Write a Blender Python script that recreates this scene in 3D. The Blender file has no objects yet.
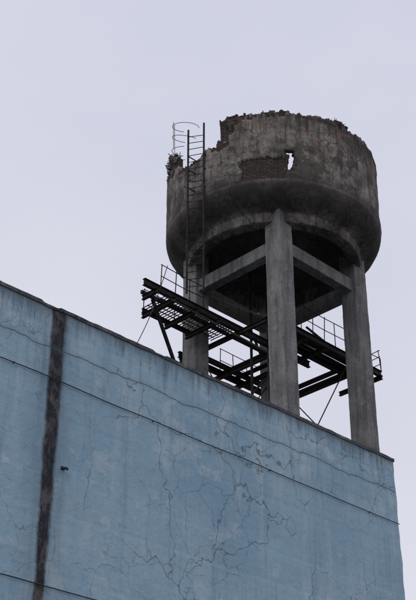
import bpy, bmesh, math, random
from mathutils import Vector, noise, Matrix
random.seed(7)
D = bpy.data
scene = bpy.context.scene
EYE = 1.6

# ------------------------------------------------------------------ node helpers
class NT:
    def __init__(s, tree):
        s.t = tree; s.n = tree.nodes; s.l = tree.links
    def new(s, typ, **kw):
        nd = s.n.new(typ)
        for k, v in kw.items(): setattr(nd, k, v)
        return nd
    def put(s, sock, v):
        if isinstance(v, bpy.types.NodeSocket): s.l.new(v, sock)
        elif v is not None: sock.default_value = v
    def math(s, op, a, b=None, c=None, clamp=False):
        nd = s.new('ShaderNodeMath', operation=op, use_clamp=clamp)
        s.put(nd.inputs[0], a)
        if b is not None: s.put(nd.inputs[1], b)
        if c is not None: s.put(nd.inputs[2], c)
        return nd.outputs[0]
    def vmath(s, op, a, b=None, scale=None):
        nd = s.new('ShaderNodeVectorMath', operation=op)
        s.put(nd.inputs[0], a)
        if b is not None: s.put(nd.inputs[1], b)
        if scale is not None: s.put(nd.inputs['Scale'], scale)
        return nd.outputs[0]
    def mapr(s, v, a, b, c=0.0, d=1.0, smooth=True):
        nd = s.new('ShaderNodeMapRange', interpolation_type='SMOOTHSTEP' if smooth else 'LINEAR')
        for i, x in enumerate((v, a, b, c, d)): s.put(nd.inputs[i], x)
        return nd.outputs[0]
    def noise(s, co, scale, detail=4, rough=.6, dist=0.0, color=False):
        nd = s.new('ShaderNodeTexNoise')
        s.put(nd.inputs['Vector'], co); nd.inputs['Scale'].default_value = scale
        nd.inputs['Detail'].default_value = detail; nd.inputs['Roughness'].default_value = rough
        nd.inputs['Distortion'].default_value = dist
        return nd.outputs[1 if color else 0]
    def scaled(s, co, v):
        return s.vmath('MULTIPLY', co, v)
    def mix(s, f, a, b, mode='MIX'):
        nd = s.new('ShaderNodeMix', data_type='RGBA', blend_type=mode)
        s.put(nd.inputs[0], f); s.put(nd.inputs[6], a); s.put(nd.inputs[7], b)
        return nd.outputs[2]
    def sep(s, co):
        nd = s.new('ShaderNodeSeparateXYZ'); s.put(nd.inputs[0], co); return nd.outputs
    def crack(s, co, scale, width, dist=.35, dscale=2.5, mscale=.4, mlo=.48, mhi=.56):
        off = s.vmath('SUBTRACT', s.noise(co, dscale, 3, .55, color=True), (0.5, 0.5, 0.5))
        co2 = s.vmath('ADD', co, s.vmath('SCALE', off, scale=dist))
        v = s.new('ShaderNodeTexVoronoi', feature='DISTANCE_TO_EDGE')
        s.put(v.inputs['Vector'], co2); v.inputs['Scale'].default_value = scale
        line = s.mapr(v.outputs['Distance'], width * .3, width, 1.0, 0.0)
        m = s.mapr(s.noise(s.vmath('ADD', co, (13.1, 7.7, 3.3)), mscale, 3, .5), mlo, mhi)
        return s.math('MULTIPLY', line, m)
    def bump(s, h, strength, dist, normal=None):
        nd = s.new('ShaderNodeBump'); nd.inputs['Strength'].default_value = strength
        nd.inputs['Distance'].default_value = dist; s.put(nd.inputs['Height'], h)
        if normal is not None: s.put(nd.inputs['Normal'], normal)
        return nd.outputs[0]

def material(name):
    m = D.materials.new(name); m.use_nodes = True
    t = NT(m.node_tree); b = m.node_tree.nodes['Principled BSDF']
    b.inputs['Specular IOR Level'].default_value = 0.2
    return m, t, b

def C(*c): return (c[0], c[1], c[2], 1)

# ------------------------------------------------------------------ materials
def wall_material():
    m, t, b = material('peeling_blue_paint')
    co = t.new('ShaderNodeTexCoord').outputs['Object']
    x, y, z = t.sep(co)
    zt = 10 + EYE
    base = t.mix(t.mapr(t.noise(co, .35, 5, .6), .35, .65), C(.285, .44, .545), C(.365, .525, .615))
    # chalky vertical bleaching
    st = t.noise(t.scaled(co, (1.3, 1.3, .28)), 1.2, 5, .65)
    base = t.mix(t.math('MULTIPLY', t.mapr(st, .48, .70), .55), base, C(.50, .62, .67))
    cl = t.noise(t.vmath('ADD', co, (7, 2, 4)), 1.3, 6, .72)
    base = t.mix(t.math('MULTIPLY', t.mapr(cl, .54, .64), .5), base, C(.56, .66, .70))
    # grey vertical washes
    st2 = t.noise(t.scaled(co, (2.6, 2.6, .16)), 1.9, 5, .7)
    base = t.mix(t.math('MULTIPLY', t.mapr(st2, .50, .74), .5), base, C(.18, .26, .32))
    gr = t.noise(co, 8, 5, .75)
    base = t.mix(t.math('MULTIPLY', t.mapr(gr, .50, .72), .36), base, C(.18, .25, .30))
    # flaked patches showing grey render
    pl = t.math('MULTIPLY', t.mapr(t.noise(co, 2.3, 7, .74), .60, .625), t.mapr(cl, .44, .58))
    base = t.mix(t.math('MULTIPLY', pl, .5), base, C(.35, .39, .405))
    # run-off dirt beneath the coping
    jag = t.noise(t.scaled(co, (5, 5, .5)), 1.3, 5, .7)
    top = t.mapr(t.math('ADD', z, t.math('MULTIPLY', t.math('SUBTRACT', jag, .5), .9)), zt - .42, zt + .02)
    base = t.mix(t.math('MULTIPLY', top, .7), base, C(.085, .10, .11))
    drip = t.math('MULTIPLY', t.mapr(jag, .52, .68), t.mapr(z, zt-2.6, zt-.1))
    base = t.mix(t.math('MULTIPLY', drip, .45), base, C(.12, .16, .19))
    # black drain stain running full height
    wob = t.math('MULTIPLY', t.math('SUBTRACT', t.noise(t.scaled(co, (1.5, 1.5, 1.1)), 1.6, 6, .75), .5), .15)
    dx = t.math('ABSOLUTE', t.math('SUBTRACT', t.math('ADD', x, wob), 9.16))
    hgt = t.mapr(z, 5.2 + EYE, 10 + EYE, .105, .165, smooth=False)
    core = t.mapr(t.math('SUBTRACT', dx, hgt), -.05, .035, 1, 0)
    halo = t.mapr(dx, .12, .60, 1, 0)
    base = t.mix(t.math('MULTIPLY', halo, t.mapr(jag, .3, .7, .15, .55)), base, C(.15, .20, .235))
    mott = t.noise(t.scaled(co, (2.4, 2.4, .9)), 2.2, 7, .75)
    scol = t.mix(t.mapr(mott, .46, .64), C(.027, .029, .034), C(.14, .125, .115))
    inten = t.math('MULTIPLY', core, t.mapr(mott, .30, .46, .7, 1))
    base = t.mix(inten, base, scol)
    # slab crack near the top
    w2 = t.math('MULTIPLY', t.math('SUBTRACT', t.noise(t.scaled(co, (1, 0, 0)), .9, 8, .62), .5), .36)
    d2 = t.math('ABSOLUTE', t.math('SUBTRACT', t.math('ADD', z, w2), 9.25 + EYE))
    hc = t.mapr(d2, .004, .018, 1, 0)
    hs = t.math('MULTIPLY', t.mapr(d2, .0, .12, 1, 0), .2)
    ck = t.crack(co, .50, .0070, .9, 1.5, .30, .40, .48)
    ck2 = t.crack(t.vmath('ADD', co, (4.2, 1.0, 9.0)), 1.25, .011, .5, 2.2, .33, .45, .53)
    allc = t.math('MAXIMUM', t.math('MAXIMUM', t.math('MULTIPLY', ck, .8), t.math('MULTIPLY', ck2, .58)), hc)
    base = t.mix(hs, base, C(.14, .18, .21))
    base = t.mix(t.math('MULTIPLY', allc, .75), base, C(.07, .095, .115))
    t.l.new(base, b.inputs['Base Color'])
    b.inputs['Roughness'].default_value = .85
    h = t.math('ADD', cl, t.math('MULTIPLY', gr, .25))
    t.l.new(t.bump(h, .6, .05), b.inputs['Normal'])
    return m

def concrete_material(name, c1, c2, dark, tank=False, darkamt=.6):
    m, t, b = material(name)
    co = t.new('ShaderNodeTexCoord').outputs['Object']
    x, y, z = t.sep(co)
    base = t.mix(t.mapr(t.noise(co, 1.0, 6, .65), .36, .64), c1, c2)
    st = t.noise(t.scaled(co, (2.6, 2.6, .25)), 1.6, 6, .7)
    base = t.mix(t.math('MULTIPLY', t.mapr(st, .46, .62), darkamt), base, dark)
    sp = t.noise(co, 8, 5, .75)
    base = t.mix(t.math('MULTIPLY', t.mapr(sp, .47, .66), .5), base, dark)
    ln = t.noise(t.vmath('ADD', co, (5, 9, 2)), 2.0, 7, .75)
    lt = t.mapr(ln, .56, .63)
    base = t.mix(t.math('MULTIPLY', lt, .38), base, C(.42, .39, .345))
    h = t.math('ADD', t.math('MULTIPLY', ln, .8), t.math('MULTIPLY', sp, .4))
    if tank:
        zn = t.noise(t.scaled(co, (2.6, 2.6, .28)), 1.9, 6, .72)
        zl = t.math('ADD', z, t.math('MULTIPLY', t.math('SUBTRACT', zn, .5), 1.8))
        # bleached lime patches
        bn = t.noise(t.vmath('ADD', co, (1, 4, 8)), .85, 7, .72)
        base = t.mix(t.math('MULTIPLY', t.mapr(bn, .46, .38), .6), base, C(.41, .375, .325))
        # broad damp blotches
        base = t.mix(t.math('MULTIPLY', t.mapr(bn, .49, .555), .72), base, C(.066, .056, .050))
        # vertical water runs
        base = t.mix(t.math('MULTIPLY', t.mapr(zn, .52, .60), .6), base, C(.050, .044, .040))
        # drips from rim
        rd = t.math('MULTIPLY', t.mapr(zl, 25.9 + EYE, 27.0 + EYE), t.mapr(zn, .42, .56, .2, 1))
        base = t.mix(t.math('MULTIPLY', rd, .7), base, C(.062, .050, .043))
        # sooty, damp haunch
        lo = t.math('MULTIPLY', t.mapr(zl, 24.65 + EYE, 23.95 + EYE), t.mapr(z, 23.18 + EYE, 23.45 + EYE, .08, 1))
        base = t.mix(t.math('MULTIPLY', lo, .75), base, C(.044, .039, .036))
        # tan plaster remnants
        br = t.math('MULTIPLY', t.mapr(ln, .47, .42), t.mapr(zl, 25.2 + EYE, 26.3 + EYE))
        base = t.mix(t.math('MULTIPLY', br, .5), base, C(.26, .175, .13))
        ck = t.crack(co, .75, .013, .6, 2.0, .5, .40, .48)
        ck2 = t.crack(t.vmath('ADD', co, (3, 3, 1)), 1.6, .018, .4, 3.0, .6, .46, .54)
        ck = t.math('MAXIMUM', t.math('MULTIPLY', ck, .95), t.math('MULTIPLY', ck2, .75))
        jl = t.math('MINIMUM', t.math('ABSOLUTE', t.math('SUBTRACT', z, 25.45 + EYE)), t.math('ABSOLUTE', t.math('SUBTRACT', z, 26.35 + EYE)))
        ck = t.math('MAXIMUM', ck, t.math('MULTIPLY', t.mapr(jl, .004, .022, .6, 0), t.mapr(ln, .44, .56)))
        base = t.mix(t.math('MULTIPLY', ck, .85), base, C(.022, .020, .019))
    t.l.new(base, b.inputs['Base Color'])
    b.inputs['Roughness'].default_value = .92
    t.l.new(t.bump(h, .9, .07), b.inputs['Normal'])
    return m

def brick_material():
    m, t, b = material('exposed_brick')
    uv = t.new('ShaderNodeUVMap').outputs[0]
    br = t.new('ShaderNodeTexBrick')
    nz = t.vmath('SCALE', t.vmath('SUBTRACT', t.noise(uv, 6, 3, .6, color=True), (.5, .5, .5)), scale=.035)
    t.put(br.inputs['Vector'], t.vmath('ADD', uv, nz))
    br.inputs['Scale'].default_value = 1.0
    br.inputs['Brick Width'].default_value = .25
    br.inputs['Row Height'].default_value = .085
    br.inputs['Mortar Size'].default_value = .015
    br.inputs['Color1'].default_value = C(.14, .085, .066)
    br.inputs['Color2'].default_value = C(.070, .053, .046)
    br.inputs['Mortar'].default_value = C(.020, .018, .017)
    n = t.noise(uv, 4, 6, .75)
    base = t.mix(t.mapr(n, .42, .62), br.outputs[0], C(.055, .048, .044))
    base = t.mix(t.mapr(t.noise(uv, 9, 4, .7), .58, .68, 0, .5), base, C(.22, .19, .17))
    t.l.new(base, b.inputs['Base Color'])
    b.inputs['Roughness'].default_value = .95
    t.l.new(t.bump(t.math('ADD', t.math('MULTIPLY', br.outputs[1], -1), n), .9, .04), b.inputs['Normal'])
    return m

def steel_material(name, c1, c2, rough=.75):
    m, t, b = material(name)
    co = t.new('ShaderNodeTexCoord').outputs['Object']
    n = t.noise(co, 6, 4, .7)
    t.l.new(t.mix(t.mapr(n, .4, .65), c1, c2), b.inputs['Base Color'])
    b.inputs['Roughness'].default_value = rough
    t.l.new(t.bump(n, .4, .01), b.inputs['Normal'])
    return m

def ground_material():
    m, t, b = material('worn_asphalt')
    co = t.new('ShaderNodeTexCoord').outputs['Object']
    n = t.mix(t.mapr(t.noise(co, .2, 5, .65), .35, .65), C(.05, .05, .052), C(.085, .082, .078))
    n = t.mix(t.mapr(t.noise(co, 25, 3, .7), .5, .7, 0, .4), n, C(.14, .135, .13))
    t.l.new(n, b.inputs['Base Color']); b.inputs['Roughness'].default_value = .9
    return m

M_WALL = wall_material()
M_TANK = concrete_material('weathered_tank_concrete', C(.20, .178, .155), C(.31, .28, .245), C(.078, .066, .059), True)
M_COL = concrete_material('column_concrete', C(.20, .196, .188), C(.29, .285, .27), C(.085, .082, .078), False, .6)
M_COPE = concrete_material('coping_concrete', C(.09, .095, .10), C(.16, .165, .17), C(.04, .042, .045), False, .7)
M_BRICK = brick_material()
M_STEEL = steel_material('rusted_steel', C(.020, .019, .020), C(.050, .038, .032))
M_CABLE = steel_material('black_cable', C(.03, .03, .035), C(.05, .05, .058), .6)
M_WEED = steel_material('dry_weed', C(.030, .036, .018), C(.065, .060, .036), .9)
M_GROUND = ground_material()

# ------------------------------------------------------------------ mesh helpers
def obj_from(name, verts, faces, mat, parent=None, smooth=False):
    me = D.meshes.new(name); me.from_pydata(verts, [], faces); me.update()
    bm = bmesh.new(); bm.from_mesh(me); bmesh.ops.recalc_face_normals(bm, faces=bm.faces); bm.to_mesh(me); bm.free()
    for mm in (mat if isinstance(mat, list) else [mat]): me.materials.append(mm)
    if smooth:
        for p in me.polygons: p.use_smooth = True
    o = D.objects.new(name, me); scene.collection.objects.link(o)
    if parent: o.parent = parent
    return o

class Build:
    def __init__(s): s.v = []; s.f = []
    def bar(s, p, q, w, h, up=(0, 0, 1), ref=None):
        p = Vector(p); q = Vector(q); d = (q - p).normalized()
        u = Vector(up)
        if abs(d.dot(u)) > .97: u = Vector(ref) if ref else Vector((1, 0, 0))
        sx = d.cross(u).normalized(); sy = sx.cross(d).normalized()
        i = len(s.v)
        for c in (p, q):
            for a, bb in ((-1, -1), (1, -1), (1, 1), (-1, 1)):
                s.v.append(c + sx * a * w / 2 + sy * bb * h / 2)
        s.f += [(i, i+1, i+2, i+3), (i+7, i+6, i+5, i+4)] + [(i+k, i+4+k, i+4+(k+1) % 4, i+(k+1) % 4) for k in range(4)]
    def ibeam(s, p, q, w, h, tk=.015):
        p = Vector(p); q = Vector(q); z = Vector((0, 0, 1))
        s.bar(p + z*(h/2-tk/2), q + z*(h/2-tk/2), w, tk)
        s.bar(p - z*(h/2-tk/2), q - z*(h/2-tk/2), w, tk)
        s.bar(p, q, tk, h - 2*tk)
    def tube(s, pts, r, n=6):
        pts = [Vector(p) for p in pts]; i0 = len(s.v)
        for k, p in enumerate(pts):
            d = (pts[min(k+1, len(pts)-1)] - pts[max(k-1, 0)]).normalized()
            u = Vector((0, 0, 1)) if abs(d.z) < .9 else Vector((1, 0, 0))
            a = d.cross(u).normalized(); bb = d.cross(a)
            for j in range(n):
                th = 2*math.pi*j/n
                s.v.append(p + a*math.cos(th)*r + bb*math.sin(th)*r)
        for k in range(len(pts)-1):
            for j in range(n):
                s.f.append((i0+k*n+j, i0+k*n+(j+1) % n, i0+(k+1)*n+(j+1) % n, i0+(k+1)*n+j))
        s.f.append(tuple(i0+j for j in range(n))); e = i0+(len(pts)-1)*n
        s.f.append(tuple(e+n-1-j for j in range(n)))
    def lump(s, c, r, sub=2):
        bm = bmesh.new(); bmesh.ops.create_icosphere(bm, subdivisions=sub, radius=1)
        i = len(s.v); c = Vector(c); o = Vector((random.random()*9,)*3)
        for v in bm.verts:
            k = .7 + .9*abs(noise.noise(v.co*1.6+o))
            s.v.append(c + Vector((v.co.x*r[0], v.co.y*r[1], v.co.z*r[2]))*k)
        for f in bm.faces: s.f.append(tuple(i+v.index for v in f.verts))
        bm.free()
    def make(s, name, mat, parent, smooth=False): return obj_from(name, s.v, s.f, mat, parent, smooth)

def empty(name, loc, rz):
    e = D.objects.new(name, None); e.location = loc; e.rotation_euler = (0, 0, rz)
    scene.collection.objects.link(e); return e

# ------------------------------------------------------------------ ground
g = obj_from('ground', [(-1500, -1500, 0), (1500, -1500, 0), (1500, 1500, 0), (-1500, 1500, 0)], [(0, 1, 2, 3)], M_GROUND)

# ------------------------------------------------------------------ blue building
BH = 10 + EYE
bld = empty('blue_building', (4.02, 23.4, 0), math.atan2(-.701, -.713))
L, DP = 24.0, 13.0
verts = []; faces = []
levels = [i*BH/140 for i in range(141)]
for k, z in enumerate(levels):
    j = lambda s: noise.noise(Vector((s, s*2, z*2.2)))*.028 + noise.noise(Vector((s, 5, z*9)))*.014
    verts += [(j(1), 0 + j(2)*.3, z), (L, 0, z), (L, -DP, z), (j(3), -DP, z)]
for k in range(140):
    for a in range(4):
        faces.append((k*4+a, k*4+(a+1) % 4, k*4+4+(a+1) % 4, k*4+4+a))
faces.append((560, 561, 562, 563))
obj_from('walls', verts, faces, M_WALL, bld)
# coping, irregular broken top
def coping(name, p0, p1, inward, wid=.28):
    p0 = Vector(p0); p1 = Vector(p1); n = int((p1-p0).length/.07); v = []; f = []
    for i in range(n+1):
        p = p0.lerp(p1, i/n); q = i*.07
        hh = .045 + .022*noise.noise(Vector((q*.9, 3, inward[0]*7))) + .016*noise.noise(Vector((q*5, 9, 1)))
        if noise.noise(Vector((q*.8, 40, 2))) > .35: hh -= .035
        o = .016 + .012*noise.noise(Vector((q*4, 1, 1)))
        iw = Vector(inward)
        a = p - iw*o; b = p + iw*wid
        dn = .035+.02*noise.noise(Vector((q*2.5, 6, 5)))
        v += [(a.x, a.y, a.z-dn), (a.x, a.y, a.z+hh*.8), (a.x+iw.x*.02, a.y+iw.y*.02, a.z+hh), (b.x, b.y, b.z+hh), (b.x, b.y, b.z-.05)]
    for i in range(n):
        for k in range(5):
            f.append((i*5+k, i*5+(k+1) % 5, i*5+5+(k+1) % 5, i*5+5+k))
    f.append((0, 1, 2, 3, 4)); f.append(tuple(n*5+k for k in (4, 3, 2, 1, 0)))
    return obj_from(name, v, f, M_COPE, bld)
coping('coping_front', (-.03, 0, BH), (L, 0, BH), (0, -1, 0))
coping('coping_side', (0, -.29, BH), (0, -DP+.29, BH), (1, 0, 0))
coping('coping_back', (-.03, -DP, BH), (L, -DP, BH), (0, 1, 0))
# wires clipped to wall
def wall_wire(name, x0, x1, z0, z1, r, seed):
    b = Build(); n = 90; pts = []
    for i in range(n+1):
        u = i/n; x = x0+(x1-x0)*u
        pts.append((x, .035 + .01*noise.noise(Vector((x*.7, seed, 0))), z0+(z1-z0)*u + .018*noise.noise(Vector((x*.6, seed, 4))) - .012*abs(math.sin(x*1.3))))
    b.tube(pts, r, 6)
    for x in range(int(x0)+1, int(x1), 3):
        u = (x-x0)/(x1-x0); zz = z0+(z1-z0)*u
        b.bar((x, -.01, zz), (x, .045, zz), .015, .015)
    b.make(name, M_CABLE, bld)
wall_wire('upper_cable', .02, L-.2, 8.53+EYE, 8.88+EYE, .009, 3)
wall_wire('lower_cable', .02, L-.2, 5.22+EYE, 5.32+EYE, .009, 8)
b = Build()
b.tube([(8.88, -.05, 7.2+EYE), (8.88, .09, 7.18+EYE), (8.87, .12, 7.15+EYE)], .022, 8)
b.bar((8.88, -.01, 7.2+EYE), (8.88, .02, 7.2+EYE), .07, .05)
b.make('drain_spout', M_CABLE, bld)

# ------------------------------------------------------------------ water tower
CX, CY = 2.43, 36.0
tw = empty('water_tower', (CX, CY, 0), math.radians(45))
S2 = math.sqrt(.5)
def W(x, y, z):          # offsets east / north of the tower axis -> tower frame
    return ((x+y)*S2, (y-x)*S2, z+EYE)
def P(phi, r, z):        # phi measured from the south side, positive to the east
    return W(r*math.sin(phi), -r*math.cos(phi), z)

# --- tank shell as cells so broken edges and the hole are real
NA = 720
Z0, Z1 = 24.1, 27.13
NZ = 60
R = 4.0; TH = .20
def rag(a, s, sc): return noise.noise(Vector((math.cos(a)*sc+s, math.sin(a)*sc, s*3.1)))
def top_at(a):
    d = math.degrees(a)
    h = Z1 + .10*rag(a, 2, 8) + .09*rag(a, 7, 26) + .04*rag(a, 4, 70) - .04
    jag = .24*rag(a, 5, 14) + .14*rag(a, 9, 45)
    if -62 < d < -33: h = 25.85 + jag + .25*abs(math.sin((d+46)*.12))
    elif -33 <= d < -30.5: h = 26.3+jag
    elif -70 < d <= -62: h = 26.75 + jag
    elif -96 < d <= -70: h = 26.95 + jag*.7
    elif 128 < d < 150: h = 26.3 + jag
    if 41 < d < 47: h -= .10
    return h
def keep(i, j):
    a = (i+.5)/NA*2*math.pi
    if a > math.pi: a -= 2*math.pi
    z = Z0 + (j+.5)*(Z1-Z0)/NZ
    if z > top_at(a): return False
    d = math.degrees(a)
    cxh = 6.4 + .8*math.sin((z-24.8)*4.5)
    wdt = 1.15 + 2.0*noise.noise(Vector((z*6, 1.3, 2)))
    if 24.55 < z < 25.34 and abs(d-cxh+.7*noise.noise(Vector((z*11, 6, 2)))) < wdt: return False
    if 25.20 <= z < 25.36 and abs(d-5.4) < 1.0: return False
    return True
def brick(i, j):
    a = (i+.5)/NA*2*math.pi
    if a > math.pi: a -= 2*math.pi
    d = math.degrees(a); z = Z0 + (j+.5)*(Z1-Z0)/NZ
    n1 = noise.noise(Vector((d*.25, z*3, 5))); n2 = noise.noise(Vector((d*.8, z*9, 9)))
    if -18.5+2.5*n1+n2 < d < 3.8+2*n2 and z > 24.12 and z < 25.05+.12*n1+.08*n2: return True
    if -33 < d < -24+8*n1+3*n2 and z > 26.0+.8*n1: return True
    if -24 < d < 20 and z > 26.97+.35*n1+.1*n2: return True
    if -64 < d < -32 and z > top_at(a)-.12-.4*n1: return True
    if -84 < d < -62 and z > 26.3+.5*n1: return True
    if 3.5 < d < 8.5+2*n2 and 24.5+.2*n1 < z < 25.35+.2*n2: return True
    return False
K = [[keep(i, j) for j in range(NZ)] for i in range(NA)]
B = [[brick(i, j) for j in range(NZ)] for i in range(NA)]
verts = []; idx = {}
uvs = []
def vid(i, j, inner):
    i %= NA
    key = (i, j, inner)
    if key in idx: return idx[key]
    a = i/NA*2*math.pi; z = Z0 + j*(Z1-Z0)/NZ
    r = R - (TH if inner else 0)
    if not inner:
        nb = sum(B[(i+di) % NA][j+dj] for di in (-1, 0) for dj in (-1, 0) if 0 <= j+dj < NZ)
        r -= .0175*nb
        r += .035*noise.noise(Vector((math.cos(a)*3, math.sin(a)*3, z*1.3))) + .018*noise.noise(Vector((math.cos(a)*14, math.sin(a)*14, z*4)))
        if j == 0: r = R
        if z > 26.92: r += .03
    zz = z
    if j > 0:
        zz += .022*noise.noise(Vector((a*60, z*20, 1)))
        a += .0035*noise.noise(Vector((a*60, z*20, 8)))
    idx[key] = len(verts); verts.append(P(a, r, zz)); uvs.append((a*R, zz))
    return idx[key]
faces = []; mats = []; flat = []
for i in range(NA):
    for j in range(NZ):
        if not K[i][j]: continue
        o = [vid(i, j, 0), vid(i+1, j, 0), vid(i+1, j+1, 0), vid(i, j+1, 0)]
        n_ = [vid(i, j, 1), vid(i+1, j, 1), vid(i+1, j+1, 1), vid(i, j+1, 1)]
        mi = 1 if B[i][j] else 0
        faces.append(tuple(o)); mats.append(mi); flat.append(0)
        faces.append(tuple(reversed(n_))); mats.append(0); flat.append(0)
        def side(cond, p, q):
            if cond:
                faces.append((o[q], o[p], n_[p], n_[q])); mats.append(mi); flat.append(1)
        side(j+1 >= NZ or not K[i][j+1], 2, 3)
        side(j > 0 and not K[i][j-1], 0, 1)
        side(not K[(i+1) % NA][j], 1, 2)
        side(not K[(i-1) % NA][j], 3, 0)
me = D.meshes.new('tank_shell'); me.from_pydata(verts, [], faces); me.update()
me.materials.append(M_TANK); me.materials.append(M_BRICK)
uvl = me.uv_layers.new(name='UVMap')
for p in me.polygons:
    p.material_index = mats[p.index]; p.use_smooth = not flat[p.index]
    for li in p.loop_indices: uvl.data[li].uv = uvs[me.loops[li].vertex_index]
o = D.objects.new('tank_shell', me); scene.collection.objects.link(o); o.parent = tw

# --- haunch, ring beam, domed floor (one lathe)
prof = [(3.8, 24.1), (4.0, 24.1), (3.985, 23.97), (3.94, 23.82), (3.84, 23.66), (3.70, 23.52), (3.52, 23.40), (3.32, 23.30), (3.20, 23.26),
        (3.19, 23.22), (3.16, 22.92), (3.13, 22.89), (2.72, 22.89), (2.70, 22.93), (2.68, 23.25), (2.3, 23.6), (1.7, 23.95), (1.0, 24.15), (.3, 24.22), (.02, 24.23)]
v = []; f = []; N = 240
for r, z in prof:
    for i in range(N):
        a = 2*math.pi*i/N
        rr = r + (.02*noise.noise(Vector((math.cos(a)*4, math.sin(a)*4, z*3))) + .012*noise.noise(Vector((math.cos(a)*16, math.sin(a)*16, z*6))))*(r < 3.99 and r > 1)
        v.append(P(a, rr, z))
for k in range(len(prof)-1):
    for i in range(N): f.append((k*N+i, k*N+(i+1) % N, (k+1)*N+(i+1) % N, (k+1)*N+i))
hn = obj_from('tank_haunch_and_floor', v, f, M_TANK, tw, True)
v = [P(2*math.pi*i/96, 3.79, 24.35) for i in range(96)]
obj_from('tank_floor', v, [tuple(range(96))], M_TANK, tw)

# --- rubble on the rim
b = Build()
for a, r, s in ((34, 3.9, .11), (36, 3.92, .14), (31, 3.88, .08), (40, 3.9, .11), (-21, 3.9, .05), (-76, 3.9, .14), (-72, 3.9, .16), (-66, 3.9, .14), (-88, 3.9, .10), (12, 3.9, .06), (50, 3.9, .06), (3, 3.9, .05), (58, 3.9, .08), (-12, 3.9, .06)):
    a = math.radians(a); p = P(a, r, top_at(a)+s*.35); b.lump(p, (s*1.3, s*1.3, s))
b.make('rim_rubble', M_TANK, tw)
b = Build()
for base in (-84, -80, -77, -74, -70, -67, 35, 37):
    for k in range(34):
        a = math.radians(base+random.uniform(-2, 2)); p = Vector(P(a, 3.9, top_at(a)-.03))
        q = p + Vector((random.uniform(-.2, .2), random.uniform(-.2, .2), random.uniform(.08, .42)*(1 if base < 0 else .35)))
        b.tube([p, p.lerp(q, .5)+Vector((0, 0, .04)), q], .010, 4)
        if base < 0:
            for _ in range(5):       # leaves
                c = p.lerp(q, random.uniform(.3, 1)); d1 = Vector((random.uniform(-1, 1), random.uniform(-1, 1), random.uniform(-1, 1)))*.045
                d2 = Vector((random.uniform(-1, 1), random.uniform(-1, 1), random.uniform(-1, 1)))*.035
                i0 = len(b.v); b.v += [c-d1, c+d2, c+d1]; b.f.append((i0, i0+1, i0+2))
b.make('rim_weeds', M_WEED, tw)

# --- columns with chamfers
CR = 2.03; CS = .68
def column(name, cx, cy, size, z0, z1):
    v = []; f = []; n = 160; c = .03; h = size/2
    ring = [(-h+c, -h), (h-c, -h), (h, -h+c), (h, h-c), (h-c, h), (-h+c, h), (-h, h-c), (-h, -h+c)]
    for k in range(n+1):
        z = z0+(z1-z0)*k/n
        for m_, (x, y) in enumerate(ring):
            kk = 1 + .022*noise.noise(Vector((cx+x*3, cy+y*3, z*1.6))) + .018*noise.noise(Vector((cx*3+x*9, cy+y*9, z*6)))
            v.append((cx+x*kk, cy+y*kk, z))
    for k in range(n):
        for i in range(8): f.append((k*8+i, k*8+(i+1) % 8, k*8+8+(i+1) % 8, k*8+8+i))
    f.append(tuple(range(8))); f.append(tuple(n*8+i for i in range(8)))
    obj_from(name, v, f, M_COL, tw)
for k, (a, bb) in enumerate(((-CR, -CR), (CR, -CR), (CR, CR), (-CR, CR))):
    column('column_%d' % (k+1), a, bb, CS, 0, 23.45+EYE)
    B_ = Build(); B_.bar((a, bb, 0), (a, bb, .35), 1.3, 1.3); B_.make('footing_%d' % (k+1), M_COL, tw)
def rbeam(name, z, h, w):
    b = Build(); e = CR-CS/2+.03
    for s in (-1, 1):
        b.bar((-e, s*CR, z), (e, s*CR, z), w, h); b.bar((s*CR, -e, z), (s*CR, e, z), w, h)
    o = b.make(name, M_COL, tw)
    m = o.modifiers.new('bev', 'BEVEL'); m.width = .02; m.segments = 2
rbeam('head_beams', 22.05+EYE, .50, .38)
for i, z in enumerate((14.2, 9.4, 4.6)): rbeam('tie_beams_%d' % (i+1), z+EYE, .45, .36)
b = Build(); b.tube([(.2, .5, 0), (.2, .5, 24.2+EYE)], .11, 14)
b.tube([(-.35, .9, 0), (-.35, .9, 23.8+EYE)], .05, 10)
b.make('riser_pipes', M_STEEL, tw, True)

# --- steel service platform
ZP = 20+EYE
b = Build()
b.ibeam((-5.95, .45, ZP), (2.3, .45, ZP), .14, .24)
b.ibeam((-4.75, 1.85, ZP), (-2.4, 1.85, ZP), .10, .16)
b.bar((-5.6, .95, ZP-.02), (1.6, .95, ZP-.02), .09, .12)
b.ibeam((-1.6, -.95, ZP), (4.8, -.95, ZP), .14, .24)
b.ibeam((-.5, -.1, ZP-.02), (4.8, -.1, ZP-.02), .12, .18)
b.ibeam((-1.7, 3.25, ZP), (4.4, 3.25, ZP), .14, .22)
b.ibeam((-1.6, 2.75, ZP-.02), (4.0, 2.75, ZP-.02), .08, .14)
for a, b0, b1 in ((-5.45, .3, 1.05), (-4.65, .3, 1.95), (-3.6, .3, 1.95), (-2.6, .3, 1.95), (-1.5, -1.0, 3.4), (.45, -1.0, 3.9), (1.5, -1.0, 3.5), (3.7, -1.3, 3.6), (4.7, -1.05, 1.0)):
    b.ibeam((a, b0, ZP-.17), (a, b1, ZP-.17), .12, .16)
for k, bb in enumerate((-.80, -.60, -.44, -.24, -.02, .2)):
    b.bar((.2+random.uniform(-.3, .3), bb, ZP+.125), (4.7+random.uniform(-.35, .15), bb+random.uniform(-.03, .03), ZP+.125+random.uniform(-.02, .03)), .16, .04)
for bb in (2.86, 3.04):
    b.bar((-1.4, bb, ZP+.12), (3.6, bb, ZP+.12), .14, .035)
for aa in (.60, .78, 1.25, 1.38):
    b.bar((aa, .1, ZP+.1), (aa, 3.2, ZP+.1), .13, .035)
for aa in (3.45, 3.62, 3.85):
    b.bar((aa, .1, ZP+.1), (aa, 3.2, ZP+.1), .12, .035)
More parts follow.
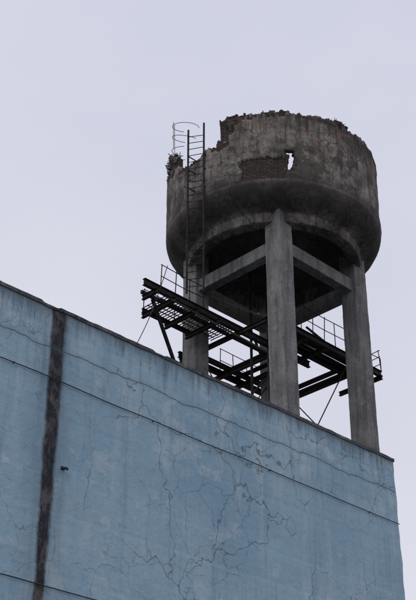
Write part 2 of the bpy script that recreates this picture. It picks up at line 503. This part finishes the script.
# loose leftover pieces
b.bar((.3, -1.15, ZP+.16), (3.3, -.55, ZP+.2), .07, .05)
b.bar((-1.2, .2, ZP+.16), (1.0, 1.6, ZP+.2), .08, .05)
a = -4.7
while a < -1.4:
    b.bar((a, .5, ZP+.11), (a, 1.85, ZP+.11), .024, .03); a += .13
bb = .6
while bb < 1.85:
    b.bar((-4.7, bb, ZP+.13), (-1.5, bb, ZP+.13), .024, .03); bb += .21
b.bar((-5.1, .95, ZP-.1), (-2.25, 1.95, 17.0+EYE), .10, .10)
b.bar((-5.0, .5, ZP-.1), (-2.2, -1.7, 17.9+EYE), .05, .05)
b.bar((4.4, -.6, ZP-.1), (2.3, -1.9, 18.5+EYE), .06, .06)
b.bar((.45, 3.7, ZP-.15), (-1.7, 2.2, 18.0+EYE), .07, .07)
b.bar((-1.5, 3.2, ZP-.1), (-1.9, 2.3, 18.6+EYE), .07, .07)
b.bar((-1.5, -.9, ZP-.1), (-2.0, 1.7, 21.8+EYE), .06, .06)
b.bar((.45, -.9, ZP-.1), (-.4, .9, 18.0+EYE), .06, .06)
b.make('platform_frame', M_STEEL, tw)
b = Build()
def rail(p, q, n, h=1.0, mids=(.5,), r=.018):
    p = Vector(p); q = Vector(q); up = Vector((0, 0, 1))
    for i in range(n+1):
        c = p.lerp(q, i/n); t_ = Vector((random.uniform(-.05, .05), random.uniform(-.05, .05), 0))
        b.tube([c, c+up*h+t_], r, 6)
    for m_ in (1.0,)+tuple(mids):
        b.tube([p+up*h*m_, p.lerp(q, .5)+up*(h*m_-.03), q+up*h*m_], r*.9, 6)
rail((-5.2, .45, ZP+.1), (-3.2, .45, ZP+.1), 3, .9)
rail((-4.65, 1.9, ZP+.1), (-2.5, 1.9, ZP+.1), 3, .8, ())
rail((.2, -1.0, ZP+.1), (2.7, -1.0, ZP+.1), 4, 1.0, (.5,))
rail((.5, 3.3, ZP+.1), (4.3, 3.3, ZP+.1), 5, 1.0, (.5,))
rail((4.75, -1.0, ZP+.1), (4.75, .2, ZP+.1), 2, .9, (.35, .7))
rail((3.8, -1.0, ZP+.1), (4.75, -1.0, ZP+.1), 1, .55, ())
b.make('platform_railings', M_STEEL, tw)
b = Build(); e = CR-.36
for s1, s2 in ((-1, 1), (1, -1)):
    b.tube([(CR, s1*e, 19.4+EYE), (CR, s2*e, 15.2+EYE)], .022, 6)
    b.tube([(s1*e, CR, 19.4+EYE), (s2*e, CR, 15.2+EYE)], .022, 6)
b.make('tie_rods', M_STEEL, tw)
b = Build()
pts = []
for i in range(21):
    u = i/20; pts.append((-5.0-1.1*u+.0, .35+.2*u, ZP+1.0-3.4*u - .25*math.sin(math.pi*u)))
b.tube(pts, .014, 5)
b.make('hanging_cable', M_CABLE, tw)

# --- ladder and broken cage
b = Build()
lx, ly = -2.86, -3.12
wd = Vector((.97, -.24, 0)).normalized()*.29
def LW(off, z): return W(lx+off.x, ly+off.y, z)
for s, zt in ((-1, 27.0), (1, 27.22)):
    b.bar(LW(wd*s, 20.05), LW(wd*s, zt), .05, .05)
z = 20.3
while z < 26.95:
    b.tube([LW(-wd, z), LW(wd, z+random.uniform(-.02, .02))], .014, 6); z += .29
for z in (24.4, 25.2, 25.8):
    for s in (-1, 1):
        p = LW(wd*s, z); q = W((lx+wd.x*s)*.90, (ly+wd.y*s)*.90, z); b.bar(p, q, .03, .03)
fw = Vector((-.80, -.60, 0)).normalized()
def hoop(z, r, a0, a1, n=22, tilt=0):
    pts = []
    c = Vector((lx, ly, 0)) + fw*.12 - Vector((.28, .02, 0))
    for i in range(n+1):
        t_ = a0+(a1-a0)*i/n
        q = c + fw*math.cos(t_)*r + wd.normalized()*math.sin(t_)*r
        pts.append(W(q.x, q.y, z+tilt*math.sin(t_)))
    b.tube(pts, .011, 5)
for z, a0, a1, tl in ((27.0, -2.3, 2.3, .05), (26.45, -2.4, 1.6, -.04), (25.9, -2.3, .6, .06)):
    hoop(z, .38, a0, a1, tilt=tl)
for t_, za, zb in ((-1.5, 25.9, 27.2), (-.4, 25.9, 27.1)):
    c = Vector((lx, ly, 0)) + fw*.12 - Vector((.28, .02, 0))
    q = c + fw*math.cos(t_)*.38 + wd.normalized()*math.sin(t_)*.38
    b.tube([W(q.x, q.y, za), W(q.x-.02, q.y, zb)], .011, 5)
b.make('access_ladder', M_STEEL, tw)

# ------------------------------------------------------------------ sky and light
SUN_EL, SUN_AZ = math.radians(52), math.radians(215)   # azimuth clockwise from +Y
w = D.worlds.new('World'); scene.world = w; w.use_nodes = True
t = NT(w.node_tree); bg = w.node_tree.nodes['Background']
sky = t.new('ShaderNodeTexSky', sky_type='NISHITA'); sky.sun_disc = False
sky.sun_elevation = SUN_EL; sky.sun_rotation = SUN_AZ
gco = t.new('ShaderNodeTexCoord').outputs['Generated']
n = t.noise(t.scaled(gco, (1, 1, 1.8)), 1.6, 4, .5)
zc = t.sep(gco)[2]
cl = t.mix(t.mapr(n, .35, .65), C(6.5, 6.65, 7.8), C(7.6, 7.6, 8.5))
cl = t.mix(t.mapr(zc, .3, .8, 0, .45), cl, C(6.1, 6.35, 7.8))
t.l.new(t.mix(.95, sky.outputs[0], cl), bg.inputs['Color'])
bg.inputs['Strength'].default_value = .1
sl = D.lights.new('sun', 'SUN'); sl.energy = .55; sl.angle = math.radians(25); sl.color = (1, .97, .93)
so = D.objects.new('sun', sl); scene.collection.objects.link(so)
dirv = Vector((math.sin(SUN_AZ)*math.cos(SUN_EL), math.cos(SUN_AZ)*math.cos(SUN_EL), math.sin(SUN_EL)))
so.rotation_euler = dirv.to_track_quat('Z', 'Y').to_euler(); so.location = (0, 0, 60)

# ------------------------------------------------------------------ camera
cam = D.cameras.new('camera'); co_ = D.objects.new('camera', cam); scene.collection.objects.link(co_)
co_.location = (0, 0, EYE); co_.rotation_euler = (math.radians(90+31), 0, 0)
cam.sensor_fit = 'VERTICAL'; cam.sensor_height = 36; cam.lens = 36*1160/600
cam.clip_end = 5000
scene.camera = co_
scene.view_settings.view_transform = 'Standard'; scene.view_settings.look = 'None'; scene.view_settings.exposure = 0
